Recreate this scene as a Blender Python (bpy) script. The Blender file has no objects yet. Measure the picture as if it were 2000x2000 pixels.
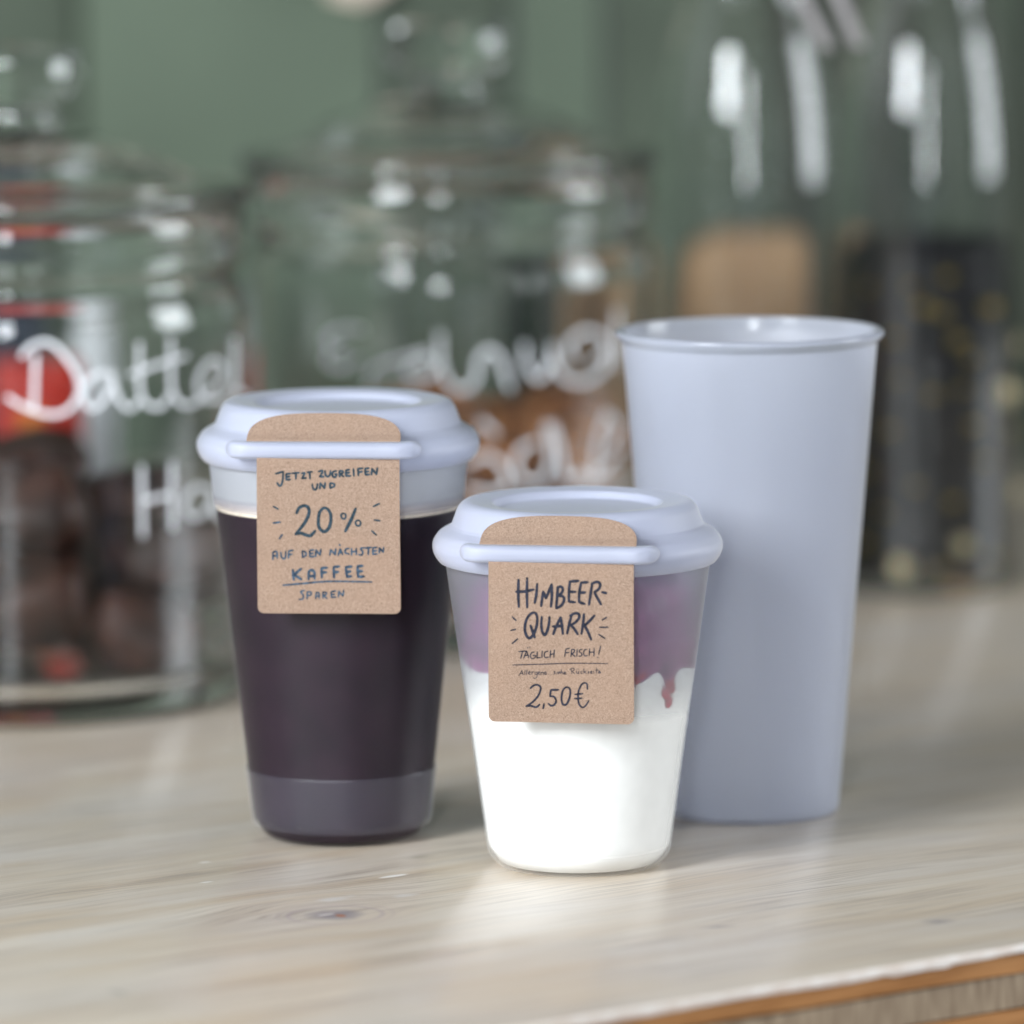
import bpy, bmesh, math, random
from mathutils import Vector, Matrix, noise
R = math.radians
random.seed(7)
sc = bpy.context.scene

# ------------------------------------------------------------------ camera
FPX = 12000.0                     # focal length in pixels of the 2000 px photograph
H = 0.39
PITCH = math.atan(1560/FPX)
ROLL = R(0.35)
cam_d = bpy.data.cameras.new('camera')
cam = bpy.data.objects.new('camera', cam_d)
sc.collection.objects.link(cam)
cam_d.sensor_width = 36; cam_d.lens = 36*FPX/2000
cam_d.clip_start = 0.05; cam_d.clip_end = 60
cam.location = (0, 0, H)
rot = Matrix.Rotation(math.pi/2 - PITCH, 4, 'X') @ Matrix.Rotation(-ROLL, 4, 'Z')
cam.rotation_euler = rot.to_euler()
cam_d.dof.use_dof = True
cam_d.dof.focus_distance = 2.062
cam_d.dof.aperture_fstop = 4.9
cam_d.dof.aperture_blades = 0
sc.camera = cam

def ray(px, py):
    d = Vector(((px-1000)/FPX, (1000-py)/FPX, -1))
    return (rot.to_3x3() @ d).normalized()
def on_z(px, py, z=0.0):          # the point at height z seen at that pixel
    d = ray(px, py); t = (z-H)/d.z
    return Vector((0, 0, H)) + d*t
def at_y(px, py, y):              # the point at depth y seen at that pixel
    d = ray(px, py); t = y/d.y
    return Vector((0, 0, H)) + d*t

# ------------------------------------------------------------------ light
w = bpy.data.worlds.new('World'); sc.world = w; w.use_nodes = True
bg = w.node_tree.nodes['Background']
bg.inputs[0].default_value = (0.78, 0.84, 0.94, 1); bg.inputs[1].default_value = 0.15

def area(name, loc, target, sx, sy, power, col):
    l = bpy.data.lights.new(name, 'AREA'); l.shape = 'RECTANGLE'; l.size = sx; l.size_y = sy
    l.energy = power; l.color = col
    o = bpy.data.objects.new(name, l); sc.collection.objects.link(o)
    o.location = loc
    o.rotation_euler = (Vector(target)-Vector(loc)).to_track_quat('-Z', 'Y').to_euler()
    return o
COOL = (0.90, 0.95, 1.0)
# narrow pane behind the camera, high window front left, small window on the right
area('window_light_behind', (-0.42, -2.6, 0.95), (-0.05, 2.3, 0.4), 0.42, 1.8, 105, COOL)
area('window_light_left', (-1.35, 0.50, 1.05), (0, 2.2, 0.08), 0.62, 0.9, 108, COOL)
area('window_light_right', (2.3, 2.35, 0.65), (0, 2.3, 0.2), 0.85, 1.1, 44, COOL)
sc.view_settings.view_transform = 'Standard'
sc.view_settings.look = 'None'
sc.view_settings.exposure = -0.28
sc.view_settings.gamma = 1.0
sc.render.engine = 'CYCLES'
cy = sc.cycles
cy.use_denoising = True
cy.max_bounces = 20; cy.transmission_bounces = 20; cy.transparent_max_bounces = 16
cy.diffuse_bounces = 6; cy.glossy_bounces = 8
cy.sample_clamp_indirect = 6.0
cy.blur_glossy = 0.6
cy.caustics_reflective = True; cy.caustics_refractive = True

# ------------------------------------------------------------------ node helpers
def mat(name):
    m = bpy.data.materials.new(name); m.use_nodes = True
    nt = m.node_tree; nt.nodes.clear()
    out = nt.nodes.new('ShaderNodeOutputMaterial')
    return m, nt, out
def N(nt, typ, **kw):
    n = nt.nodes.new(typ)
    for k, v in kw.items():
        if k.startswith('i_'):
            key = k[2:]
            key = int(key) if key.isdigit() else key.replace('_', ' ')
            n.inputs[key].default_value = v
        else:
            setattr(n, k, v)
    return n
def math_(nt, op, a, b=None, c=None):
    n = nt.nodes.new('ShaderNodeMath'); n.operation = op
    for i, v in enumerate((a, b, c)):
        if v is None: continue
        if isinstance(v, (int, float)): n.inputs[i].default_value = v
        else: nt.links.new(v, n.inputs[i])
    return n.outputs[0]
def mixc(nt, f, a, b):
    n = nt.nodes.new('ShaderNodeMix'); n.data_type = 'RGBA'
    for idx, v in ((0, f), (6, a), (7, b)):
        if isinstance(v, (int, float)): n.inputs[idx].default_value = v
        elif isinstance(v, tuple): n.inputs[idx].default_value = v if len(v) == 4 else v+(1,)
        else: nt.links.new(v, n.inputs[idx])
    return n.outputs[2]
def ramp(nt, fac, pts, interp='LINEAR'):
    n = nt.nodes.new('ShaderNodeValToRGB'); n.color_ramp.interpolation = interp
    e = n.color_ramp.elements
    while len(e) < len(pts): e.new(0.5)
    for el, (p, c) in zip(e, pts):
        el.position = p
        el.color = (c, c, c, 1) if isinstance(c, (int, float)) else (c+(1,) if len(c) == 3 else c)
    nt.links.new(fac, n.inputs[0])
    return n.outputs[0]
def simple(name, col, rough=0.5, noise_amt=0.15, scale=60, spec=0.5, bump=0.0, metallic=0.0, col2=None):
    m, nt, out = mat(name)
    p = N(nt, 'ShaderNodeBsdfPrincipled'); nt.links.new(p.outputs[0], out.inputs[0])
    p.inputs['Roughness'].default_value = rough
    p.inputs['Metallic'].default_value = metallic
    p.inputs['Specular IOR Level'].default_value = spec
    tc = N(nt, 'ShaderNodeTexCoord')
    no = N(nt, 'ShaderNodeTexNoise', i_Scale=scale, i_Detail=5.0)
    nt.links.new(tc.outputs['Object'], no.inputs['Vector'])
    c2 = col2 if col2 else tuple(c*(1-noise_amt*1.6) for c in col)
    c = ramp(nt, no.outputs[0], [(0.32, c2), (0.68, tuple(min(1, c*(1+noise_amt)) for c in col))])
    nt.links.new(c, p.inputs['Base Color'])
    if bump:
        b = N(nt, 'ShaderNodeBump', i_Strength=0.6, i_Distance=bump)
        nt.links.new(no.outputs[0], b.inputs['Height']); nt.links.new(b.outputs[0], p.inputs['Normal'])
    return m

def frosted(name, hz_low, hz_high, zfill, fade=0.003, col=(0.72, 0.78, 0.90), rough=0.3, glossw=1.0, tcol=(0.985, 0.99, 1.0), col_low=None, smooth_above=None, trans=0.5):
    """translucent polypropylene: scattering haze over a rough refraction; the haze is weaker
    where the wall is wetted by what fills the cup (below zfill)"""
    m, nt, out = mat(name)
    tc = N(nt, 'ShaderNodeTexCoord')
    sep = N(nt, 'ShaderNodeSeparateXYZ'); nt.links.new(tc.outputs['Object'], sep.inputs[0])
    t = math_(nt, 'SUBTRACT', sep.outputs[2], zfill-fade)
    t = math_(nt, 'DIVIDE', t, 2*fade)
    n = nt.nodes.new('ShaderNodeClamp'); nt.links.new(t, n.inputs[0])
    fac = math_(nt, 'MULTIPLY_ADD', n.outputs[0], hz_high-hz_low, hz_low)
    no = N(nt, 'ShaderNodeTexNoise', i_Scale=45.0, i_Detail=5.0)
    mpp = N(nt, 'ShaderNodeMapping'); mpp.inputs['Scale'].default_value = (1.0, 1.0, 0.22)
    nt.links.new(tc.outputs['Object'], mpp.inputs[0]); nt.links.new(mpp.outputs[0], no.inputs['Vector'])
    fac = math_(nt, 'MULTIPLY', fac, math_(nt, 'MULTIPLY_ADD', no.outputs[0], 0.5, 0.75))
    dif = N(nt, 'ShaderNodeBsdfDiffuse', i_Color=col+(1,))
    trl = N(nt, 'ShaderNodeBsdfTranslucent', i_Color=col+(1,))
    if col_low:
        cc = mixc(nt, n.outputs[0], col_low, col)
        nt.links.new(cc, dif.inputs[0]); nt.links.new(cc, trl.inputs[0])
    s = N(nt, 'ShaderNodeMixShader', i_0=trans)
    nt.links.new(dif.outputs[0], s.inputs[1]); nt.links.new(trl.outputs[0], s.inputs[2])
    rf = N(nt, 'ShaderNodeBsdfRefraction', i_Color=tcol+(1,), i_Roughness=rough, i_IOR=1.38)
    tr = N(nt, 'ShaderNodeBsdfTransparent')
    tt = N(nt, 'ShaderNodeMixShader')
    nt.links.new(n.outputs[0], tt.inputs[0]); nt.links.new(tr.outputs[0], tt.inputs[1]); nt.links.new(rf.outputs[0], tt.inputs[2])
    a = N(nt, 'ShaderNodeMixShader')
    nt.links.new(fac, a.inputs[0]); nt.links.new(tt.outputs[0], a.inputs[1]); nt.links.new(s.outputs[0], a.inputs[2])
    gl = N(nt, 'ShaderNodeBsdfGlossy', i_Color=(1, 1, 1, 1), i_Roughness=0.42)
    if smooth_above:
        gr = math_(nt, 'GREATER_THAN', sep.outputs[2], smooth_above)
        nt.links.new(math_(nt, 'MULTIPLY_ADD', gr, -0.26, 0.42), gl.inputs['Roughness'])
    fr = N(nt, 'ShaderNodeFresnel', i_IOR=1.45)
    geo = N(nt, 'ShaderNodeNewGeometry')
    f2 = math_(nt, 'MULTIPLY', math_(nt, 'MULTIPLY', fr.outputs[0], glossw), math_(nt, 'SUBTRACT', 1.0, geo.outputs['Backfacing']))
    b = N(nt, 'ShaderNodeMixShader'); nt.links.new(f2, b.inputs[0])
    nt.links.new(a.outputs[0], b.inputs[1]); nt.links.new(gl.outputs[0], b.inputs[2])
    bn = N(nt, 'ShaderNodeTexNoise', i_Scale=900.0, i_Detail=2.0)
    nt.links.new(tc.outputs['Object'], bn.inputs['Vector'])
    bp = N(nt, 'ShaderNodeBump', i_Strength=0.12, i_Distance=0.0004)
    nt.links.new(bn.outputs[0], bp.inputs['Height']); nt.links.new(bp.outputs[0], gl.inputs['Normal'])
    nt.links.new(b.outputs[0], out.inputs[0])
    return m

def glass(name, tint=(0.985, 0.992, 0.99), rough=0.0):
    m, nt, out = mat(name)
    g = N(nt, 'ShaderNodeBsdfGlass', i_Color=tint+(1,), i_Roughness=rough, i_IOR=1.5)
    tc = N(nt, 'ShaderNodeTexCoord')
    no = N(nt, 'ShaderNodeTexNoise', i_Scale=14.0, i_Detail=2.0)
    nt.links.new(tc.outputs['Object'], no.inputs['Vector'])
    bp = N(nt, 'ShaderNodeBump', i_Strength=0.25, i_Distance=0.002)
    nt.links.new(no.outputs[0], bp.inputs['Height']); nt.links.new(bp.outputs[0], g.inputs['Normal'])
    nt.links.new(g.outputs[0], out.inputs[0])
    return m

# ------------------------------------------------------------------ materials
# whitewashed wood of the worktop; uses Object coordinates: x along the grain, y across
def wood_top():
    m, nt, out = mat('whitewashed_pine')
    p = N(nt, 'ShaderNodeBsdfPrincipled'); nt.links.new(p.outputs[0], out.inputs[0])
    tc = N(nt, 'ShaderNodeTexCoord')
    sep = N(nt, 'ShaderNodeSeparateXYZ'); nt.links.new(tc.outputs['Object'], sep.inputs[0])
    x, y = sep.outputs[0], sep.outputs[1]
    # knot field
    def ell(u0, v0, a, b, tilt=0.0):
        dx = math_(nt, 'SUBTRACT', x, u0); dy = math_(nt, 'SUBTRACT', y, v0)
        if tilt:
            c, s = math.cos(tilt), math.sin(tilt)
            dx, dy = (math_(nt, 'ADD', math_(nt, 'MULTIPLY', dx, c), math_(nt, 'MULTIPLY', dy, s)),
                      math_(nt, 'SUBTRACT', math_(nt, 'MULTIPLY', dy, c), math_(nt, 'MULTIPLY', dx, s)))
        dx = math_(nt, 'DIVIDE', dx, a); dy = math_(nt, 'DIVIDE', dy, b)
        return math_(nt, 'SQRT', math_(nt, 'ADD', math_(nt, 'MULTIPLY', dx, dx), math_(nt, 'MULTIPLY', dy, dy)))
    return m, nt, p, tc, x, y, ell

GR_A = on_z(1400, 1945, 0.0); GR_B = on_z(2000, 1845, 0.0)
GRAIN = math.atan2((GR_B-GR_A).y, (GR_B-GR_A).x)      # direction of the front edge and of the grain
EDGE0 = GR_A.copy()
def to_top(px, py):              # worktop-local coordinates of a table point
    v = on_z(px, py, 0.0) - EDGE0
    c, s = math.cos(-GRAIN), math.sin(-GRAIN)
    return v.x*c - v.y*s, v.x*s + v.y*c

m_top, nt, p, tc, gx, gy, ell = wood_top()
k1 = ell(*to_top(655, 1787), 0.0165, 0.0150)
# warp the grain
nz = N(nt, 'ShaderNodeTexNoise', i_Scale=5.0, i_Detail=3.0)
mp = N(nt, 'ShaderNodeMapping'); mp.inputs['Scale'].default_value = (0.9, 4.0, 1.0)
nt.links.new(tc.outputs['Object'], mp.inputs[0]); nt.links.new(mp.outputs[0], nz.inputs['Vector'])
gyw = math_(nt, 'ADD', gy, math_(nt, 'MULTIPLY', nz.outputs[0], 0.035))
# bend the lines round the knot
fall = math_(nt, 'EXPONENT', math_(nt, 'MULTIPLY', math_(nt, 'MULTIPLY', k1, k1), -0.28))
kdy = math_(nt, 'SUBTRACT', gy, to_top(655, 1787)[1])
kdx = math_(nt, 'SUBTRACT', gx, to_top(655, 1787)[0])
gyw2 = math_(nt, 'SUBTRACT', gyw, math_(nt, 'MULTIPLY', math_(nt, 'MULTIPLY', kdy, fall), 0.75))
comb = N(nt, 'ShaderNodeCombineXYZ')
nt.links.new(math_(nt, 'MULTIPLY', gx, 2.2), comb.inputs[0]); nt.links.new(math_(nt, 'MULTIPLY', gyw2, 70.0), comb.inputs[1])
g1 = N(nt, 'ShaderNodeTexNoise', i_Scale=1.0, i_Detail=2.0); nt.links.new(comb.outputs[0], g1.inputs['Vector'])
comb2 = N(nt, 'ShaderNodeCombineXYZ')
nt.links.new(math_(nt, 'MULTIPLY', gx, 16.0), comb2.inputs[0]); nt.links.new(math_(nt, 'MULTIPLY', gyw2, 650.0), comb2.inputs[1])
g2 = N(nt, 'ShaderNodeTexNoise', i_Scale=1.0, i_Detail=3.0, i_Roughness=0.6); nt.links.new(comb2.outputs[0], g2.inputs['Vector'])
g3 = N(nt, 'ShaderNodeTexNoise', i_Scale=9.0, i_Detail=4.0)
mp3 = N(nt, 'ShaderNodeMapping'); mp3.inputs['Scale'].default_value = (0.8, 2.2, 1.0)
nt.links.new(tc.outputs['Object'], mp3.inputs[0]); nt.links.new(mp3.outputs[0], g3.inputs['Vector'])
base = ramp(nt, g1.outputs[0], [(0.28, (0.490, 0.390, 0.285)), (0.50, (0.545, 0.460, 0.360)), (0.74, (0.585, 0.520, 0.435))])
wash = ramp(nt, g3.outputs[0], [(0.42, 0.0), (0.72, 0.7)])
base = mixc(nt, wash, base, (0.550, 0.518, 0.486))
fine = ramp(nt, g2.outputs[0], [(0.39, 0.95), (0.53, 0.0)])
# how far the brush marks show varies over the board
g4 = N(nt, 'ShaderNodeTexNoise', i_Scale=16.0, i_Detail=2.0); nt.links.new(mp3.outputs[0], g4.inputs['Vector'])
fine = math_(nt, 'MULTIPLY', fine, ramp(nt, g4.outputs[0], [(0.38, 0.22), (0.62, 1.0)]))
base = mixc(nt, fine, base, (0.371, 0.314, 0.262))
# knot: rings, grey core, resin spot
kn = N(nt, 'ShaderNodeTexNoise', i_Scale=120.0, i_Detail=3.0); nt.links.new(tc.outputs['Object'], kn.inputs['Vector'])
kd = math_(nt, 'ADD', k1, math_(nt, 'MULTIPLY_ADD', kn.outputs[0], 0.5, -0.25))
core = ramp(nt, kd, [(0.28, 0.75), (0.72, 0.0)])
base = mixc(nt, core, base, (0.218, 0.198, 0.218))
ring = math_(nt, 'SUBTRACT', 1.0, math_(nt, 'MULTIPLY', math_(nt, 'ABSOLUTE', math_(nt, 'SUBTRACT', k1, 0.97)), 11.0))
ring = math_(nt, 'MAXIMUM', ring, 0.0)
base = mixc(nt, math_(nt, 'MULTIPLY', ring, 0.42), base, (0.307, 0.243, 0.282))
ring2 = math_(nt, 'MAXIMUM', math_(nt, 'SUBTRACT', 1.0, math_(nt, 'MULTIPLY', math_(nt, 'ABSOLUTE', math_(nt, 'SUBTRACT', k1, 1.2)), 13.0)), 0.0)
base = mixc(nt, math_(nt, 'MULTIPLY', ring2, 0.22), base, (0.333, 0.269, 0.282))
k2 = ell(*to_top(664, 1788), 0.0021, 0.0032)
base = mixc(nt, ramp(nt, math_(nt, 'ADD', k2, math_(nt, 'MULTIPLY_ADD', kn.outputs[0], 1.2, -0.6)), [(0.55, 0.9), (0.9, 0.0)]), base, (0.384, 0.128, 0.038))
k2b = ell(*to_top(640, 1786), 0.0060, 0.0014)
base = mixc(nt, ramp(nt, math_(nt, 'ADD', k2b, math_(nt, 'MULTIPLY_ADD', kn.outputs[0], 2.4, -1.2)), [(0.45, 0.75), (0.8, 0.0)]), base, (0.704, 0.640, 0.589))
def mark(px, py, a, b, col, amt, tilt=0.0, soft=0.5, nzv=0.6):
    global base
    k = ell(*to_top(px, py), a, b, tilt)
    k = math_(nt, 'ADD', k, math_(nt, 'MULTIPLY_ADD', kn.outputs[0], nzv, -nzv/2))
    base = mixc(nt, ramp(nt, k, [(soft, amt), (1.0, 0.0)]), base, col)
mark(1402, 1810, 0.0075, 0.0022, (0.12, 0.10, 0.13), 0.62, tilt=-0.35, soft=0.1)
mark(1832, 1800, 0.0070, 0.0060, (0.16, 0.15, 0.19), 0.45, soft=0.1)
mark(818, 1674, 0.0072, 0.0026, (0.16, 0.15, 0.09), 0.5, soft=0.1)
mark(768, 1711, 0.0068, 0.0017, (0.86, 0.84, 0.80), 0.85, soft=0.7, nzv=0.3)
mark(655, 1755, 0.0090, 0.0035, (0.60, 0.58, 0.55), 0.6, soft=0.3, nzv=1.6)
mark(790, 1749, 0.0060, 0.0030, (0.60, 0.58, 0.55), 0.5, soft=0.3, nzv=1.6)
mark(230, 1938, 0.0030, 0.0060, (0.20, 0.19, 0.17), 0.5, soft=0.1)
mark(402, 1723, 0.0035, 0.0014, (0.82, 0.80, 0.76), 0.7, soft=0.4)
mark(400, 1684, 0.0030, 0.0020, (0.82, 0.80, 0.76), 0.6, soft=0.4)
mark(560, 1818, 0.030, 0.0030, (0.25, 0.21, 0.21), 0.35, soft=0.1)
nt.links.new(base, p.inputs['Base Color'])
rr = ramp(nt, g1.outputs[0], [(0.3, 0.30), (0.7, 0.40)]); nt.links.new(rr, p.inputs['Roughness'])
p.inputs['Specular IOR Level'].default_value = 0.5
p.inputs['Coat Weight'].default_value = 0.65; p.inputs['Coat Roughness'].default_value = 0.16
bp = N(nt, 'ShaderNodeBump', i_Strength=0.5, i_Distance=0.00035)
nt.links.new(math_(nt, 'ADD', g2.outputs[0], math_(nt, 'MULTIPLY', g1.outputs[0], 0.8)), bp.inputs['Height'])
nt.links.new(bp.outputs[0], p.inputs['Normal'])

def edge_wood(name, c1, c2, stretch, rough=0.45):
    m, nt, out = mat(name)
    p = N(nt, 'ShaderNodeBsdfPrincipled', i_Roughness=rough); nt.links.new(p.outputs[0], out.inputs[0])
    tc = N(nt, 'ShaderNodeTexCoord'); mp = N(nt, 'ShaderNodeMapping'); mp.inputs['Scale'].default_value = stretch
    nt.links.new(tc.outputs['Object'], mp.inputs[0])
    no = N(nt, 'ShaderNodeTexNoise', i_Scale=1.0, i_Detail=5.0); nt.links.new(mp.outputs[0], no.inputs['Vector'])
    nt.links.new(ramp(nt, no.outputs[0], [(0.35, c1), (0.65, c2)]), p.inputs['Base Color'])
    return m
m_orange = edge_wood('oiled_pine_edge', (0.375, 0.156, 0.044), (0.575, 0.269, 0.094), (30, 30, 350))
m_core = edge_wood('end_grain_core', (0.263, 0.181, 0.112), (0.450, 0.338, 0.225), (420, 60, 60), 0.6)
m_white_edge = edge_wood('worn_white_edge', (0.700, 0.587, 0.500), (0.850, 0.787, 0.725), (90, 90, 90), 0.4)

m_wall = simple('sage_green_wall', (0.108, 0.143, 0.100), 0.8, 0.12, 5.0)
m_wall_deep_shade = simple('deep_shade_green_wall', (0.054, 0.063, 0.046), 0.8, 0.2, 6.0)  # deepest shadow on the wall, put into the colour
m_wall_half_shade = simple('half_shade_green_wall', (0.074, 0.096, 0.067), 0.8, 0.2, 6.0)  # soft half shade on the same green wall, put into the colour
m_glass = glass('clear_jar_glass', (0.985, 0.992, 0.99))
m_marker = simple('white_marker', (0.80, 0.82, 0.85), 0.6, 0.08, 300)
m_lid = None
def lid_mat():
    m, nt, out = mat('frosted_lid_plastic')
    tc = N(nt, 'ShaderNodeTexCoord')
    col = (0.70, 0.74, 0.895, 1)
    dif = N(nt, 'ShaderNodeBsdfDiffuse', i_Color=col); trl = N(nt, 'ShaderNodeBsdfTranslucent', i_Color=(0.90, 0.92, 0.985, 1))
    s = N(nt, 'ShaderNodeMixShader', i_0=0.45)
    nt.links.new(dif.outputs[0], s.inputs[1]); nt.links.new(trl.outputs[0], s.inputs[2])
    rf = N(nt, 'ShaderNodeBsdfRefraction', i_Color=(0.95, 0.96, 1, 1), i_Roughness=0.45, i_IOR=1.38)
    a = N(nt, 'ShaderNodeMixShader', i_0=0.76)
    nt.links.new(rf.outputs[0], a.inputs[1]); nt.links.new(s.outputs[0], a.inputs[2])
    gl = N(nt, 'ShaderNodeBsdfGlossy', i_Color=(1, 1, 1, 1), i_Roughness=0.5)
    fr = N(nt, 'ShaderNodeFresnel', i_IOR=1.45)
    b = N(nt, 'ShaderNodeMixShader'); nt.links.new(fr.outputs[0], b.inputs[0])
    nt.links.new(a.outputs[0], b.inputs[1]); nt.links.new(gl.outputs[0], b.inputs[2])
    bn = N(nt, 'ShaderNodeTexNoise', i_Scale=700.0, i_Detail=2.0); nt.links.new(tc.outputs['Object'], bn.inputs['Vector'])
    bp = N(nt, 'ShaderNodeBump', i_Strength=0.15, i_Distance=0.0004)
    nt.links.new(bn.outputs[0], bp.inputs['Height'])
    nt.links.new(bp.outputs[0], gl.inputs['Normal']); nt.links.new(bp.outputs[0], dif.inputs['Normal'])
    nt.links.new(b.outputs[0], out.inputs[0])
    return m
m_lid = lid_mat()

def kraft():
    m, nt, out = mat('kraft_paper')
    p = N(nt, 'ShaderNodeBsdfPrincipled', i_Roughness=0.85); nt.links.new(p.outputs[0], out.inputs[0])
    p.inputs['Specular IOR Level'].default_value = 0.2
    tc = N(nt, 'ShaderNodeTexCoord')
    f1 = N(nt, 'ShaderNodeTexNoise', i_Scale=2000.0, i_Detail=3.0, i_Distortion=2.4); nt.links.new(tc.outputs['Object'], f1.inputs['Vector'])
    f2 = N(nt, 'ShaderNodeTexNoise', i_Scale=90.0, i_Detail=4.0); nt.links.new(tc.outputs['Object'], f2.inputs['Vector'])
    mp = N(nt, 'ShaderNodeMapping'); mp.inputs['Scale'].default_value = (500, 2500, 2500); mp.inputs['Rotation'].default_value = (0, 0.7, 0.3)
    nt.links.new(tc.outputs['Object'], mp.inputs[0])
    f3 = N(nt, 'ShaderNodeTexNoise', i_Scale=1.0, i_Detail=2.0, i_Distortion=2.0); nt.links.new(mp.outputs[0], f3.inputs['Vector'])
    c = ramp(nt, f1.outputs[0], [(0.34, (0.165, 0.106, 0.073)), (0.5, (0.306, 0.211, 0.154)), (0.68, (0.409, 0.297, 0.224))])
    c = mixc(nt, ramp(nt, f2.outputs[0], [(0.4, 0.0), (0.7, 0.35)]), c, (0.330, 0.218, 0.152))
    c = mixc(nt, ramp(nt, f3.outputs[0], [(0.66, 0.0), (0.74, 0.5)]), c, (0.554, 0.436, 0.330))
    c = mixc(nt, ramp(nt, f3.outputs[0], [(0.26, 0.5), (0.33, 0.0)]), c, (0.211, 0.132, 0.092))
    nt.links.new(c, p.inputs['Base Color'])
    b = N(nt, 'ShaderNodeBump', i_Strength=0.3, i_Distance=0.0001)
    nt.links.new(f1.outputs[0], b.inputs['Height']); nt.links.new(b.outputs[0], p.inputs['Normal'])
    return m
m_kraft = kraft()
def ink(name, c1, c2, rough):
    m, nt, out = mat(name)
    p = N(nt, 'ShaderNodeBsdfPrincipled', i_Roughness=rough); nt.links.new(p.outputs[0], out.inputs[0])
    p.inputs['Specular IOR Level'].default_value = 0.2
    tc = N(nt, 'ShaderNodeTexCoord')
    f = N(nt, 'ShaderNodeTexNoise', i_Scale=900.0, i_Detail=3.0); nt.links.new(tc.outputs['Object'], f.inputs['Vector'])
    nt.links.new(ramp(nt, f.outputs[0], [(0.35, c1), (0.7, c2)]), p.inputs['Base Color'])
    return m
m_ink = ink('dark_blue_ink', (0.008, 0.009, 0.018), (0.03, 0.033, 0.055), 0.5)
m_ink_sheen = ink('sheen_toned_ink', (0.015, 0.028, 0.048), (0.07, 0.115, 0.165), 0.4)  # same pen lettering, its blue-grey sheen put into the ink colour
m_ink_mid = ink('teal_black_ink', (0.010, 0.022, 0.030), (0.035, 0.065, 0.09), 0.45)

# ------------------------------------------------------------------ mesh helpers
C = sc.collection
def link(name, me, m, parent=None, smooth=True, sharp=35):
    if m is not None: me.materials.append(m)
    if smooth:
        me.shade_smooth(); me.set_sharp_from_angle(angle=R(sharp))
    o = bpy.data.objects.new(name, me); C.objects.link(o)
    if parent: o.parent = parent
    return o
def obj(name, bm, m, parent=None, smooth=True, sharp=35):
    me = bpy.data.meshes.new(name)
    bmesh.ops.recalc_face_normals(bm, faces=bm.faces)
    bm.to_mesh(me); bm.free()
    return link(name, me, m, parent, smooth, sharp)
def thing(name, label, cat, loc=(0, 0, 0), rotz=0, group=None):
    o = bpy.data.objects.new(name, None); C.objects.link(o)
    o.empty_display_size = 0.01
    o.location = loc; o.rotation_euler = (0, 0, rotz); o['label'] = label; o['category'] = cat
    if group: o['group'] = group
    return o
def tag_(o, label, cat, group=None):
    o['label'] = label; o['category'] = cat
    if group: o['group'] = group
    return o
def fillet(prof, rad, n=4):
    """round the corners of an open profile; rad may be a number or a list per vertex"""
    out = [prof[0]]
    for i in range(1, len(prof)-1):
        p, a, b = Vector(prof[i]), Vector(prof[i-1]), Vector(prof[i+1])
        r = rad[i] if isinstance(rad, (list, tuple)) else rad
        da, db = (a-p), (b-p)
        r = min(r, da.length*0.45, db.length*0.45)
        if r <= 0: out.append(tuple(p)); continue
        s, e = p+da.normalized()*r, p+db.normalized()*r
        for k in range(n+1):
            t = k/n
            q = s*(1-t)**2 + p*2*t*(1-t) + e*t*t
            out.append(tuple(q))
    out.append(prof[-1])
    return out
def lathe(prof, seg=128, closed=False, wob=None):
    """prof: (r, z) pairs; r==0 gives a pole; closed joins the last to the first"""
    bm = bmesh.new(); rings = []
    for r, z in prof:
        if r < 1e-7: rings.append([bm.verts.new((0, 0, z))])
        else:
            ring = []
            for k in range(seg):
                a = 2*math.pi*k/seg
                rr = r*(wob(a, z) if wob else 1)
                ring.append(bm.verts.new((rr*math.cos(a), rr*math.sin(a), z)))
            rings.append(ring)
    pairs = list(zip(rings[:-1], rings[1:]))
    if closed: pairs.append((rings[-1], rings[0]))
    for A, B in pairs:
        for k in range(seg):
            j = (k+1) % seg
            if len(A) == 1 and len(B) == 1: break
            if len(A) == 1: bm.faces.new((A[0], B[k], B[j]))
            elif len(B) == 1: bm.faces.new((A[k], A[j], B[0]))
            else: bm.faces.new((A[k], A[j], B[j], B[k]))
    return bm
def rbox(sx, sy, sz, bev, seg=3, loc=(0, 0, 0)):
    bm = bmesh.new(); bmesh.ops.create_cube(bm, size=1)
    for v in bm.verts: v.co = Vector((v.co.x*sx+loc[0], v.co.y*sy+loc[1], v.co.z*sz+loc[2]))
    if bev: bmesh.ops.bevel(bm, geom=bm.edges[:], offset=bev, segments=seg, profile=0.5, affect='EDGES')
    return bm
def smooth_line(pts, n=7):
    P = [Vector(p) for p in pts]
    if len(P) < 3: 
        return [P[0].lerp(P[-1], t/4) for t in range(5)]
    cl = (P[0]-P[-1]).length < 1e-9
    E = ([P[-2]] + P + [P[1]]) if cl else ([P[0]*2-P[1]] + P + [P[-1]*2-P[-2]])
    out = []
    for i in range(1, len(E)-2):
        a, b, c, d = E[i-1:i+3]
        for k in range(n):
            t = k/n
            out.append(0.5*((2*b)+(c-a)*t+(2*a-5*b+4*c-d)*t*t+(3*b-a-3*c+d)*t**3))
    out.append(P[-1])
    return out
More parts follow.
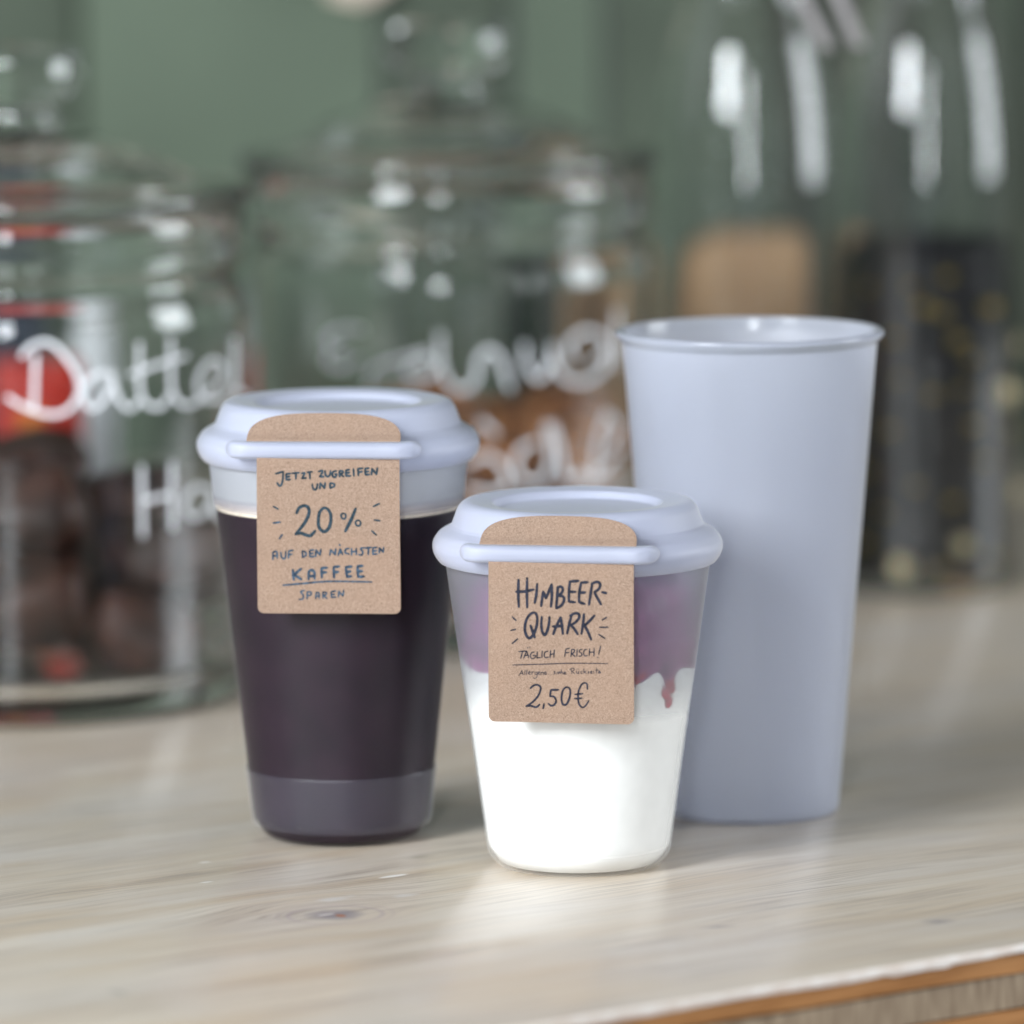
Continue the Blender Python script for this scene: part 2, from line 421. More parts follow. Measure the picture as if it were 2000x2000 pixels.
def ribbon(bm, pts, width, place, rng, taper=0.75, soft=True):
    """a pen stroke: pts are 2-D, place() puts a 2-D point on its surface"""
    # sharp corners in short printed letters stay sharp enough with few samples
    L = smooth_line(pts)
    n = len(L)
    left, right = [], []
    for i, q in enumerate(L):
        t = (L[min(i+1, n-1)]-L[max(i-1, 0)])
        t = t.normalized() if t.length > 0 else Vector((1, 0))
        nn = Vector((-t.y, t.x))
        s = i/(n-1)
        wd = width/2*(taper+(1-taper)*math.sin(math.pi*min(1, max(0, s)))**0.5)*(1+rng.uniform(-0.07, 0.07))
        left.append(q+nn*wd); right.append(q-nn*wd)
    vl = [bm.verts.new(place(v)) for v in left]; vr = [bm.verts.new(place(v)) for v in right]
    for i in range(n-1):
        bm.faces.new((vl[i], vr[i], vr[i+1], vl[i+1]))
    for end, (va, vb), d in ((L[0], (vl[0], vr[0]), L[0]-L[1]), (L[-1], (vl[-1], vr[-1]), L[-1]-L[-2])):
        d = d.normalized(); nn = Vector((-d.y, d.x)); wd = width/2*taper
        arc = [bm.verts.new(place(end + d*wd*math.sin(a)*0.9 + nn*wd*math.cos(a))) for a in (0.45, 1.1, 1.57, 2.04, 2.69)]
        c = bm.verts.new(place(end))
        first = vr[0] if end is L[0] else vl[-1]
        last = vl[0] if end is L[0] else vr[-1]
        seq = [first]+arc+[last]
        for a_, b_ in zip(seq[:-1], seq[1:]):
            bm.faces.new((c, a_, b_))

# ------------------------------------------------------------------ the setting: worktop and wall
top = thing('worktop', 'whitewashed pine worktop', 'worktop', (EDGE0.x, EDGE0.y, 0), GRAIN)
del top['category']; top['kind'] = 'structure'
XL, XR, YB = -1.6, 1.6, 1.50
def sheet_board(name, z0, z1, yoff, m, wav=0.0, bev=0.0, seedv=1):
    """a layer of the three-ply board; its front face is slightly uneven"""
    rng = random.Random(seedv)
    bm = bmesh.new(); n = 260
    F = []; 
    for i in range(n+1):
        x = XL+(XR-XL)*i/n
        dz = wav*noise.noise(Vector((x*26, seedv*3.1, 0)))
        F.append((x, yoff + 0.0006*noise.noise(Vector((x*14, seedv, 5))), dz))
    rows = []
    for (x, y, dz) in F:
        rows.append([bm.verts.new((x, YB, z1)), bm.verts.new((x, y+bev, z1)), bm.verts.new((x, y+bev*0.3, z1-bev*0.3)),
                     bm.verts.new((x, y, z1-bev-1e-5)), bm.verts.new((x, y, z0+dz)), bm.verts.new((x, y+0.012, z0+dz)), bm.verts.new((x, YB, z0+dz))])
    for A, B in zip(rows[:-1], rows[1:]):
        for k in range(6): bm.faces.new((A[k], B[k], B[k+1], A[k+1]))
    for Rr in (rows[0], rows[-1]): bm.faces.new(Rr)
    return bm
o = obj('top_layer', sheet_board('t', -0.0022, 0.0, 0.0, m_top, 0.0012, 0.0009, 3), m_top, top, sharp=50)
# the worn white arris: a strip proud of the front face by half a millimetre
bm = bmesh.new(); rows = []
for i in range(901):
    x = XL+(XR-XL)*i/900
    low = -0.0022 - 0.0013*noise.noise(Vector((x*30, 2.2, 0))) - (0.0009 if noise.noise(Vector((x*17, 9, 0))) > 0.12 else 0)
    yy = 0.0006*noise.noise(Vector((x*14, 3, 5)))
    rows.append([bm.verts.new((x, yy+0.0008, 0.00025)), bm.verts.new((x, yy-0.0001, 0.0001)), bm.verts.new((x, yy-0.0005, -0.0006)),
                 bm.verts.new((x, yy-0.0005, low)), bm.verts.new((x, yy+0.0005, low-0.0001))])
for A, B in zip(rows[:-1], rows[1:]):
    for k in range(4): bm.faces.new((A[k], B[k], B[k+1], A[k+1]))
obj('edge_strip', bm, m_white_edge, top)
obj('edge_layer', sheet_board('e', -0.0085, -0.0024, 0.0003, m_orange, 0.0008, 0, 5), m_orange, top)
obj('core_layer', sheet_board('c', -0.0200, -0.0094, 0.0008, m_core, 0.0005, 0, 7), m_core, top)
obj('edge_layer', sheet_board('e', -0.0275, -0.0208, 0.0003, m_orange, 0.0003, 0, 9), m_orange, top)

WALL_Y = 3.12
wall = thing('wall', 'sage green back wall with shade put into its board colours', 'wall', (0, WALL_Y, -0.03))
del wall['category']; wall['kind'] = 'structure'
def wall_board(x0, x1, m, y0):  # each board's green carries its share of the wall's soft shadow
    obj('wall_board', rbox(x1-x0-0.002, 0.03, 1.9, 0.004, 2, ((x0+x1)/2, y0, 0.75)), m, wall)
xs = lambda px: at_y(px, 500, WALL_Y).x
wall_board(-2.2, xs(-150), m_wall_half_shade, 0.03)
wall_board(xs(-150), xs(158), m_wall_half_shade, 0.03)
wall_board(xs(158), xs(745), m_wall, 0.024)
wall_board(xs(745), xs(1000), m_wall_half_shade, 0.03)
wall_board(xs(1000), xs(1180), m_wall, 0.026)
wall_board(xs(1180), xs(1560), m_wall_half_shade, 0.03)
wall_board(xs(1560), xs(1750), m_wall_deep_shade, 0.034)
wall_board(xs(1750), xs(2010), m_wall_half_shade, 0.030)
wall_board(xs(2010), 2.2, m_wall_deep_shade, 0.034)

# ------------------------------------------------------------------ cups
def wall_r(z, r0, r1, z1): return r0+(r1-r0)*z/z1
def cup_shell(r0, r1, z1, t=0.0006, foot=0.0005, rim=None, chamfer=0.004):
    rr = lambda z: wall_r(z, r0, r1, z1)
    outer = [(0, 0.0004), (r0-chamfer-0.002, 0.0004), (r0-chamfer-0.001, 0.0), (r0-chamfer*0.8, 0.0), (rr(chamfer), chamfer), (rr(chamfer*2.6), chamfer*2.6), (rr(z1*0.5), z1*0.5)]
    fr = [0, 0.0005, 0.0003, 0.0012, 0.0022, 0, 0]
    if rim:
        outer += [(rr(z1-0.0042), z1-0.0042), (r1+0.0006, z1-0.0034), (r1+0.0023, z1-0.0014), (r1+0.0023, z1-0.0004), (r1+0.0012, z1+0.0004), (r1-0.0006, z1)]
        fr += [0.0008, 0.0008, 0.0008, 0.0006, 0.0006, 0.0005]
    else:
        outer += [(r1, z1)]
        fr += [0.0002]
    inner = [(rr(z1)-t, z1-0.0006), (rr(z1*0.5)-t, z1*0.5), (rr(foot+0.006)-t, foot+0.006), (rr(0)-t-chamfer*0.7, foot+0.0007), (0, foot+0.0007)]
    fr += [0.0003, 0, 0.002, 0.002, 0]
    return lathe(fillet(outer+inner, fr), 160)
def fill_body(r0, r1, z1, zb, zt, t=0.00048, chamfer=0.004, top=None, seg=128, extra=None):
    rr = lambda z: wall_r(z, r0, r1, z1)-t-0.0002
    prof = [(0, zb), (rr(0)-chamfer*0.7, zb), (rr(zb+0.0055), zb+0.0055)]
    n = 12
    for i in range(1, n+1):
        z = zb+0.0055+(zt-zb-0.0055)*i/n
        prof.append((rr(z), z))
    prof += (top if top else [(rr(zt)-0.001, zt+0.0002), (0, zt+0.0002)])
    return prof

LID_R = 0.0493
def lid_bm(zb):
    """domed sip lid: bulging lip, stepped dome and sunken top; zb is the underside of the lip"""
    r = LID_R
    outer = [(0.0455, zb+0.0008), (0.0468, zb-0.0002), (r-0.0010, zb+0.0016), (r, zb+0.0040), (r, zb+0.0068), (r-0.0020, zb+0.0099), (0.0436, zb+0.0119),
             (0.0428, zb+0.0127), (0.0406, zb+0.0185), (0.0390, zb+0.0202), (0.0368, zb+0.0208), (0.0330, zb+0.0204), (0.0290, zb+0.0200), (0.0282, zb+0.0186), (0.0272, zb+0.0174), (0.0150, zb+0.0170), (0, zb+0.0169)]
    fr = [0, 0.0004, 0.0012, 0.0014, 0.0014, 0.0012, 0.0004, 0.0004, 0.0014, 0.0012, 0.0014, 0.0014, 0.001, 0.0008, 0.001, 0.001, 0]
    t = 0.0012
    inner = [(0, zb+0.0169-t), (0.0150, zb+0.0170-t), (0.0278, zb+0.0172-t), (0.0310, zb+0.0190-t), (0.0368, zb+0.0196-t), (0.0392, zb+0.0175), (0.0418, zb+0.0122), (0.0445, zb+0.0108), (0.0455, zb+0.0060)]
    prof = fillet(outer+inner, fr+[0]+[0.0004]*7+[0])
    return lathe(prof, 160, closed=True)

def make_cup(cx, cy, azim, label, z1, base_mat, name='lidded_cup'):
    t = thing(name, label, 'cup', (cx, cy, 0.0003), azim)
    obj('cup_wall', cup_shell(0.0306, 0.0456, z1), base_mat, t)
    zb = z1-0.0045
    lid = obj('lid', lid_bm(zb), m_lid, t)
    # the straight clip bar on the lip, facing local -y
    bar = bmesh.new(); rings = []; L, x0 = 0.0336, 0.0300
    for i in range(61):
        u = -1+2*i/60; x = L*math.copysign(1-(1-abs(u))**1.6, u) if abs(u) > 0 else 0
        e = max(0, abs(x)-x0)/(L-x0); f = math.sqrt(max(0.0, 1-e*e))
        g = max(0, abs(x)-0.025); yc = -0.0482+g*g*60
        if f < 1e-3: rings.append([bar.verts.new((x, yc, zb+0.0085))]); continue
        ring = []
        for k in range(24):
            a = 2*math.pi*k/24
            cy_, sz_ = math.copysign(abs(math.cos(a))**0.7, math.cos(a)), math.copysign(abs(math.sin(a))**0.7, math.sin(a))
            ring.append(bar.verts.new((x, yc+0.0038*f*cy_, zb+0.0085+0.0030*f*sz_)))
        rings.append(ring)
    for A, B in zip(rings[:-1], rings[1:]):
        for k in range(24):
            j = (k+1) % 24
            if len(A) == 1: bar.faces.new((A[0], B[k], B[j]))
            elif len(B) == 1: bar.faces.new((A[k], A[j], B[0]))
            else: bar.faces.new((A[k], A[j], B[j], B[k]))
    obj('clip_bar', bar, m_lid, lid)
    return t, zb

def rounded_sheet(w_top, w_bot, h, r, n=8):
    pts = []
    for cx, cz, a0, w_ in ((w_bot/2-r, -h+r, -90, 0), (w_top/2-0.0002, -0.0002, 0, 0), (-w_top/2+0.0002, -0.0002, 90, 0), (-w_bot/2+r, -h+r, 180, 0)):
        rr = r if cz < -h/2 else 0.0002
        for k in range(n+1):
            a = R(a0+90*k/n)
            pts.append((cx+rr*math.cos(a), cz+rr*math.sin(a)))
    return pts
def sheet_from_outline(pts, bend, th=0.00035):
    """outline in (x, z), thickness along y; bend(x, z) gives y. A real grid-free n-gon strip: triangulated then displaced."""
    bm = bmesh.new()
    vs = [bm.verts.new((x, 0, z)) for x, z in pts]
    f = bm.faces.new(vs)
    bmesh.ops.triangulate(bm, faces=[f])
    xs_ = [p[0] for p in pts]; zs_ = [p[1] for p in pts]
    for k in range(1, 12):
        z = min(zs_)+(max(zs_)-min(zs_))*k/12
        bmesh.ops.bisect_plane(bm, geom=bm.verts[:]+bm.edges[:]+bm.faces[:], plane_co=(0, 0, z), plane_no=(0, 0, 1))
    for k in range(1, 10):
        x = min(xs_)+(max(xs_)-min(xs_))*k/10
        bmesh.ops.bisect_plane(bm, geom=bm.verts[:]+bm.edges[:]+bm.faces[:], plane_co=(x, 0, 0), plane_no=(1, 0, 0))
    bmesh.ops.recalc_face_normals(bm, faces=bm.faces)
    ret = bmesh.ops.extrude_face_region(bm, geom=bm.faces[:])
    new = {v for v in ret['geom'] if isinstance(v, bmesh.types.BMVert)}
    for v in bm.verts:
        v.co.y = bend(v.co.x, v.co.z) + (th if v in new else 0)
    return bm

def make_tag(cup, zb, width, height, label, lines, scale, origin, az_extra=0.0, xoff=0.0, zdrop=0.0, tilt=0.0):
    """kraft tag threaded through the lip: hanging panel, flap over the dome, pen strokes"""
    t = thing('paper_tag', label, 'tag', cup.location, cup.rotation_euler.z+az_extra)
    zt = zb+0.0060-zdrop
    azim_seed = cup.location.x*40
    fy = -0.0506
    bend = lambda x, z: fy - 0.0004*math.sin(max(0, min(1, -z/height))*math.pi) - 0.0006*math.exp(-((z+0.0)/0.004)**2)*0 + 0.0010*(-z/height)**2 + 0.0007*noise.noise(Vector((x*38+azim_seed, z*38, 2.2)))
    panel = obj('tag_panel', sheet_from_outline(rounded_sheet(width, width*1.005, height, 0.0022), bend), m_kraft, t, sharp=40)
    panel.location = (xoff, 0, zt); panel.rotation_euler = (0, tilt, 0)
    # flap
    fw, fh = width*1.085, 0.0100
    pts = []
    n = 26
    pts.append((-fw/2, 0)); pts.append((fw/2, 0))
    for k in range(n+1):
        a = math.pi*k/n
        c, s = math.cos(a), math.sin(a)
        x = fw/2*(abs(c)**0.62)*(1 if c > 0 else -1)
        s = max(0.0, s); zz = fh*(0.10+0.90*(s**0.62)) - 0.0006*(x/(fw/2))**2
        pts.append((x, zz))
    TB = [(0, -0.0490), (0.0015, -0.0482), (0.0030, -0.0460), (0.0060, -0.0438), (0.0105, -0.0408)]
    def fb(x, z):
        for (z0, y0), (z1, y1) in zip(TB[:-1], TB[1:]):
            if z <= z1: return y0+(y1-y0)*max(0, z-z0)/(z1-z0)
        return TB[-1][1]
    flap = obj('tag_flap', sheet_from_outline(pts, fb, 0.00035), m_kraft, t, sharp=40)
    flap.rotation_euler = (0, 0, -az_extra)
    flap.location = (xoff*0.5, 0, zb+0.0104)
    # writing
    X0, Y0, W0, H0 = origin
    for (wd, inkm, strokes) in lines:
        bm = bmesh.new(); rng = random.Random(5)
        def place(v):
            x = (v.x-(X0+W0/2))/W0*width; z = -(v.y-Y0)/H0*height
            return (x, bend(x, z)-0.00008, z)
        for s in strokes:
            if len(s) == 2 and (Vector(s[0])-Vector(s[1])).length < 6: wdd = wd*1.2
            else: wdd = wd
            ribbon(bm, s, wdd, place, rng)
        o = obj('lettering', bm, inkm, t, smooth=False)
        o.location = panel.location; o.rotation_euler = panel.rotation_euler
        # own pen layer must face outward
    return t

# ---- strokes of the writing on the small cup's tag (traced by hand)
HIMB = [
 (35, m_ink, [[(378,215),(375,380),(382,530)],[(480,195),(478,380),(482,535)],[(350,355),(450,350),(560,325)],
  [(600,260),(590,380),(572,480)],
  [(648,515),(660,430),(672,345)],[(672,345),(705,425)],[(705,425),(740,340),(772,260)],[(772,260),(775,400),(765,520)],
  [(845,290),(838,400),(826,538)],[(838,302),(880,285),(905,320),(885,365),(852,392)],[(852,392),(905,400),(920,440),(890,500),(830,538)],
  [(1090,217),(990,225)],[(988,225),(978,340),(977,458)],[(977,458),(1050,464)],[(985,345),(1055,343)],
  [(1200,230),(1125,235)],[(1122,235),(1100,350),(1097,462)],[(1097,462),(1165,482)],[(1105,352),(1170,348)],
  [(1252,240),(1236,350),(1215,490)],[(1248,245),(1310,225),(1347,252),(1330,305),(1278,345)],[(1278,345),(1315,410),(1357,485)],
  [(1370,343),(1420,352)],
  [(570,592),(510,620),(465,700),(455,800),(480,870),(515,888),(560,840),(595,740),(600,640),(570,592)],[(522,742),(545,810),(572,880)],
  [(655,640),(650,740),(662,815),(690,850),(720,800),(740,720),(747,640)],
  [(790,840),(830,740),(880,640)],[(880,640),(895,740),(905,835)],[(787,750),(850,745),(905,737)],
  [(1010,612),(985,700),(955,830)],[(990,622),(1050,592),(1095,602),(1095,650),(1050,700),(1000,730)],[(1000,730),(1045,780),(1080,835)],
  [(1155,600),(1145,710),(1125,830)],[(1280,615),(1210,690),(1155,737)],[(1160,725),(1200,800),(1240,895)]]),
 (19, m_ink, [[(305,648),(350,690)],[(287,805),(345,790)],[(302,958),(370,900)],[(1370,665),(1425,632)],[(1338,750),(1440,748)],[(1328,832),(1405,880)]]),
 (14, m_ink, [[(380,1050),(475,1040)],[(425,1048),(405,1128)],[(440,1125),(475,1040)],[(475,1040),(500,1120)],[(455,1095),(498,1090)],[(485,1001),(487,1004)],[(508,996),(510,999)],
  [(568,1050),(535,1060),(518,1100),(540,1130),(577,1115)],[(577,1115),(576,1092),(548,1092)],[(602,1045),(595,1120)],[(595,1120),(640,1115)],[(660,1035),(655,1115)],
  [(730,1040),(695,1050),(682,1090),(700,1115),(735,1108)],[(758,1030),(752,1115)],[(803,1020),(797,1110)],[(755,1075),(800,1068)],
  [(925,1100),(940,1010)],[(940,1010),(985,1002)],[(935,1055),(978,1050)],[(1000,1100),(1008,1015)],[(1008,1015),(1040,1018),(1035,1048),(1008,1062)],[(1008,1062),(1050,1100)],
  [(1075,1012),(1068,1095)],[(1135,1012),(1105,1018),(1102,1042),(1128,1062),(1122,1088),(1092,1092)],[(1190,1010),(1160,1020),(1150,1060),(1165,1088),(1195,1082)],
  [(1222,1000),(1215,1085)],[(1275,995),(1272,1088)],[(1218,1045),(1272,1040)],[(1352,968),(1328,1068)],[(1315,1102),(1318,1105)]]),
 (12, m_ink, [[(305,1208),(700,1190),(1000,1176),(1435,1172)]]),
 (8.5, m_ink, [[(380,1332),(405,1290),(418,1268)],[(418,1268),(430,1325)],[(392,1308),(430,1305)],[(455,1262),(450,1322)],[(478,1258),(472,1320)],
  [(495,1300),(515,1294),(510,1278),(495,1290),(497,1312),(520,1315)],[(535,1280),(535,1317)],[(535,1292),(560,1280)],
  [(595,1285),(574,1290),(572,1310),(592,1312)],[(598,1283),(594,1340),(568,1362),(550,1350)],[(610,1300),(630,1294),(622,1280),(610,1292),(613,1312),(635,1315)],
  [(645,1285),(645,1318)],[(648,1294),(668,1285),(672,1318)],[(685,1300),(706,1294),(698,1280),(685,1292),(690,1312),(715,1305)],[(738,1308),(740,1310)],[(762,1310),(764,1312)],
  [(815,1275),(797,1280),(812,1298),(790,1308)],[(835,1280),(833,1308)],[(852,1297),(870,1290),(860,1276),(850,1290),(855,1308)],[(885,1248),(880,1305)],[(882,1287),(900,1281),(903,1305)],
  [(915,1297),(935,1292),(928,1278),(915,1290),(920,1308),(948,1300)],[(1000,1240),(1010,1300)],[(983,1252),(1020,1232),(1040,1247),(1015,1268)],[(1015,1268),(1045,1300)],
  [(1065,1265),(1065,1288),(1085,1294)],[(1095,1265),(1085,1294),(1100,1295)],[(1070,1244),(1071,1247)],[(1090,1242),(1091,1245)],
  [(1137,1265),(1118,1272),(1120,1292),(1138,1292)],[(1155,1233),(1150,1292)],[(1182,1262),(1155,1277)],[(1155,1277),(1184,1292)],[(1215,1268),(1202,1272),(1213,1284),(1195,1292)],
  [(1230,1281),(1250,1276),(1242,1262),(1230,1275),(1235,1292),(1255,1288)],[(1270,1262),(1270,1288)],[(1305,1223),(1300,1287)],[(1285,1255),(1327,1248)],
  [(1325,1279),(1345,1272),(1337,1260),(1325,1272),(1332,1288),(1355,1278)]]),
 (25, m_ink, [[(515,1478),(560,1442),(610,1440),(638,1475),(610,1560),(540,1640),(462,1692)],[(462,1692),(520,1686),(580,1700),(625,1668)],[(676,1660),(665,1715)],
  [(850,1490),(760,1492)],[(760,1492),(747,1568)],[(747,1568),(795,1572),(820,1620),(800,1665),(760,1678),(728,1655)],
  [(945,1457),(900,1500),(885,1600),(905,1662),(950,1650),(985,1560),(985,1480),(945,1457)]]),
 (22, m_ink, [[(1193,1475),(1190,1420),(1160,1402),(1120,1430),(1085,1520),(1090,1640),(1130,1690),(1170,1670),(1210,1610)],[(1045,1540),(1135,1530)],[(1040,1590),(1130,1583)]]),
]
KAFF = [
 (27, m_ink_mid, [[(258,218),(350,192)],[(350,192),(345,290),(325,352),(300,360),(275,325)],[(440,215),(388,220)],[(388,220),(388,290)],[(388,290),(440,285)],[(388,255),(430,251)],
  [(460,212),(545,205)],[(508,210),(505,280)],[(575,212),(610,207),(600,240),(578,272)],[(578,272),(635,268)],[(645,200),(708,192)],[(675,195),(680,275)],
  [(785,190),(830,178),(830,205),(797,250)],[(797,250),(850,250)],[(865,180),(872,230),(900,248),(925,225),(932,180)],[(1005,180),(962,195),(957,238),(990,255),(1010,222)],[(1010,220),(988,218)],
  [(1042,178),(1045,250)],[(1042,180),(1080,182),(1082,205),(1050,216)],[(1050,216),(1095,250)],[(1165,165),(1122,172)],[(1122,172),(1122,240)],[(1122,240),(1178,238)],[(1122,205),(1165,200)],
  [(1215,155),(1220,240)],[(1330,147),(1268,155)],[(1268,155),(1276,235)],[(1270,195),(1322,188)],[(1405,145),(1358,152)],[(1358,152),(1360,225)],[(1360,225),(1410,222)],[(1360,190),(1400,185)],
  [(1437,225),(1442,150)],[(1442,150),(1498,220)],[(1498,220),(1508,145)],
  [(707,340),(718,392),(742,405),(764,385),(770,335)],[(800,395),(806,325)],[(806,325),(858,390)],[(858,390),(866,322)],[(927,325),(927,387)],[(927,325),(972,335),(978,362),(927,388)]]),
 (24, m_ink_mid, [[(1457,603),(1533,567)],[(1467,765),(1538,774)],[(1437,895),(1493,948)],[(227,608),(288,640)]]),
 (24, m_ink_sheen, [[(224,808),(312,796)],[(297,998),(333,947)]]),
 (42, m_ink_mid, [[(512,688),(545,625),(610,597),(660,628),(662,700),(620,790),(560,870),(497,942)],[(497,942),(560,928),(620,948),(680,958),(738,902)],
  [(860,622),(800,670),(780,770),(790,860),(850,910),(910,860),(935,760),(920,670),(860,622)],[(1240,632),(1180,770),(1110,903)]]),
 (25, m_ink_mid, [[(1095,688),(1062,703),(1070,743),(1103,753),(1120,715),(1095,688)],[(1270,768),(1237,792),(1252,832),(1288,832),(1300,795),(1270,768)]]),
 (24, m_ink_sheen, [[(215,1250),(217,1160)],[(217,1160),(255,1150),(268,1175),(268,1235)],[(217,1207),(265,1202)],[(312,1160),(322,1218),(350,1240),(370,1215),(376,1150)],[(465,1135),(412,1145)],[(412,1145),(406,1232)],[(408,1190),(450,1183)],
  [(578,1142),(582,1222)],[(578,1142),(618,1160),(620,1198),(582,1222)],[(720,1130),(668,1136)],[(668,1136),(671,1214)],[(671,1214),(725,1210)],[(668,1175),(710,1172)],[(742,1210),(748,1130)],[(748,1130),(795,1195)],[(795,1195),(808,1122)],
  [(917,1195),(927,1125)],[(927,1125),(983,1190)],[(983,1190),(990,1115)],[(1020,1195),(1045,1115)],[(1045,1115),(1074,1186)],[(1027,1165),(1070,1160)],[(1036,1062),(1045,1076)],
  [(1155,1110),(1115,1120),(1108,1162),(1155,1180)],[(1185,1110),(1185,1190)],[(1243,1110),(1243,1185)],[(1185,1150),(1243,1146)],[(1340,1100),(1298,1112),(1322,1150),(1310,1188),(1272,1184)],
  [(1352,1105),(1430,1096)],[(1393,1100),(1390,1185)],[(1500,1095),(1450,1101)],[(1450,1101),(1447,1180)],[(1447,1180),(1500,1175)],[(1448,1140),(1493,1136)],[(1525,1165),(1528,1100)],[(1528,1100),(1573,1155)],[(1573,1155),(1580,1097)]]),
 (36, m_ink_sheen, [[(460,1372),(470,1493)],[(563,1357),(477,1430)],[(477,1430),(563,1488)],[(652,1488),(657,1400),(690,1375),(723,1400),(725,1478)],[(652,1450),(722,1446)],
  [(880,1345),(812,1350)],[(812,1350),(816,1465)],[(813,1405),(870,1400)],[(1030,1330),(962,1336)],[(962,1336),(966,1465)],[(963,1400),(1020,1395)],
  [(1185,1330),(1112,1336)],[(1112,1336),(1125,1455)],[(1125,1455),(1180,1447)],[(1117,1395),(1170,1390)],[(1320,1320),(1256,1326)],[(1256,1326),(1262,1455)],[(1262,1455),(1335,1450)],[(1260,1390),(1315,1385)]]),
 (24, m_ink_sheen, [[(337,1558),(600,1535),(900,1511),(1430,1515)]]),
 (22, m_ink_sheen, [[(600,1620),(554,1636),(585,1680),(578,1722),(532,1730)],[(635,1635),(632,1725)],[(635,1640),(678,1642),(678,1674),(635,1686)],[(737,1722),(745,1645)],[(745,1645),(778,1652),(780,1718)],[(738,1690),(780,1686)],
  [(827,1640),(827,1715)],[(827,1640),(868,1647),(862,1672),(830,1680)],[(830,1680),(878,1718)],[(985,1626),(928,1636)],[(928,1636),(932,1704)],[(932,1704),(985,1700)],[(928,1670),(970,1667)],
  [(1020,1700),(1023,1627)],[(1023,1627),(1073,1690)],[(1073,1690),(1083,1616)]]),
]

# --- small cup with raspberry quark
pc = on_z(1131, 1686, 0)
S_Z1 = 0.1089
m_cup_small = frosted('frosted_cup_quark', 0.12, 0.18, 0.0665, 0.014, rough=0.40, col=(0.84, 0.88, 0.98), col_low=(0.95, 0.96, 0.96), glossw=0.8)
AZ_S = R(-8.5)
small, zb_s = make_cup(pc.x, pc.y, AZ_S, 'small frosted lidded cup of white quark and pink raspberry, in front of the tall cup', S_Z1, m_cup_small)
m_quark = simple('white_quark', (0.88, 0.88, 0.855), 0.5, 0.02, 200)
rr_ = lambda z: wall_r(z, 0.0306, 0.0456, S_Z1)-0.0007
def az_cam(a):  # local azimuth measured from the camera-facing direction, + to the right
    return -math.pi/2 - AZ_S + a
# quark body with an uneven top edge, dipping where the raspberry runs down
def quark_top(a):
    d = (a - az_cam(0) + math.pi) % (2*math.pi) - math.pi
    z = 0.0702 + 0.0006*math.cos(d+1.0) + 0.0016*math.sin(3*d+0.6) + 0.0010*math.sin(7*d)
    z -= 0.0042*math.exp(-((d-0.50)/0.16)**2)*1.0
    z += 0.0010*math.exp(-((d-0.70)/0.09)**2)
    z -= 0.0062*math.exp(-(abs(d-0.885)/0.085)**2.4)
    return z
bm = bmesh.new(); seg = 360
rings = []
prof = fill_body(0.0306, 0.0456, S_Z1, 0.0014, 0.050)[:-2]
for r, z in prof:
    if r < 1e-7: rings.append([bm.verts.new((0, 0, z))])
    else: rings.append([bm.verts.new((r*math.cos(2*math.pi*k/seg), r*math.sin(2*math.pi*k/seg), z)) for k in range(seg)])
BLOBS = [(0.925, 0.0592, 0.0019), (0.870, 0.0628, 0.0021), (0.955, 0.0635, 0.0014), (0.90, 0.0660, 0.0026), (0.43, 0.0700, 0.0040)]
for i_ in range(1, 24):
    rg = []
    for k in range(seg):
        a = 2*math.pi*k/seg; zt_ = quark_top(a); z = 0.0505+(zt_-0.0505)*i_/24
        d = (a - az_cam(0) + math.pi) % (2*math.pi) - math.pi
        dent = sum(0.0020*math.exp(-(((d-bd)*0.039/bs)**2+((z-bz)/bs)**2)**1.5) for bd, bz, bs in BLOBS)
        r = rr_(z)-min(0.0022, dent)
        rg.append(bm.verts.new((r*math.cos(a), r*math.sin(a), z)))
    rings.append(rg)
ring = []; ring2 = []; ring3 = []
for k in range(seg):
    a = 2*math.pi*k/seg; z = quark_top(a); r = rr_(z)
    ring.append(bm.verts.new((r*math.cos(a), r*math.sin(a), z)))
    ring2.append(bm.verts.new(((r-0.002)*math.cos(a), (r-0.002)*math.sin(a), z+0.0006)))
    ring3.append(bm.verts.new(((r-0.012)*math.cos(a), (r-0.012)*math.sin(a), 0.0715)))
rings += [ring, ring2, ring3, [bm.verts.new((0, 0, 0.0720))]]
for A, B in zip(rings[:-1], rings[1:]):
    for k in range(seg):
        j = (k+1) % seg
        if len(A) == 1: bm.faces.new((A[0], B[k], B[j]))
        elif len(B) == 1: bm.faces.new((A[k], A[j], B[0]))
        else: bm.faces.new((A[k], A[j], B[j], B[k]))
obj('quark', bm, m_quark, small, sharp=60)
m_rasp = simple('raspberry_sauce', (0.27, 0.045, 0.17), 0.4, 0.3, 110, col2=(0.13, 0.015, 0.09), bump=0.0015)
# raspberry layer: touches the wall just above the quark, draws back higher up
bm = bmesh.new(); rings = []
nz_ = 16
for i in range(nz_+1):
    s = i/nz_; ring = []
    for k in range(seg):
        a = 2*math.pi*k/seg
        d = (a - az_cam(0) + math.pi) % (2*math.pi) - math.pi
        z0 = quark_top(a)-0.0010
        ztop = 0.0990 + 0.0010*math.exp(-((d-0.45)/0.45)**2) + 0.0015*math.sin(5*d)
        z = z0+(ztop-z0)*s
        sa = max(0.0, (z-0.066)/0.033)
        inset = 0.0002+0.0050*sa**3+0.0045*sa*(1-math.exp(-((d-0.40)/0.9)**2))
        inset_old = 0.0002+0.0080*s**2.6 + 0.0100*s*(1-math.exp(-((d-0.40)/0.6)**2))
        r = rr_(z)-0.0001-inset + 0.0012*noise.noise(Vector((math.cos(a)*4, math.sin(a)*4, z*180)))*min(1, s*4)
        r = max(0.004, r)
        ring.append(bm.verts.new((r*math.cos(a), r*math.sin(a), z)))
    rings.append(ring)
rings.append([bm.verts.new((0, 0, 0.1005))])
rings.insert(0, [bm.verts.new((0, 0, 0.0725))])
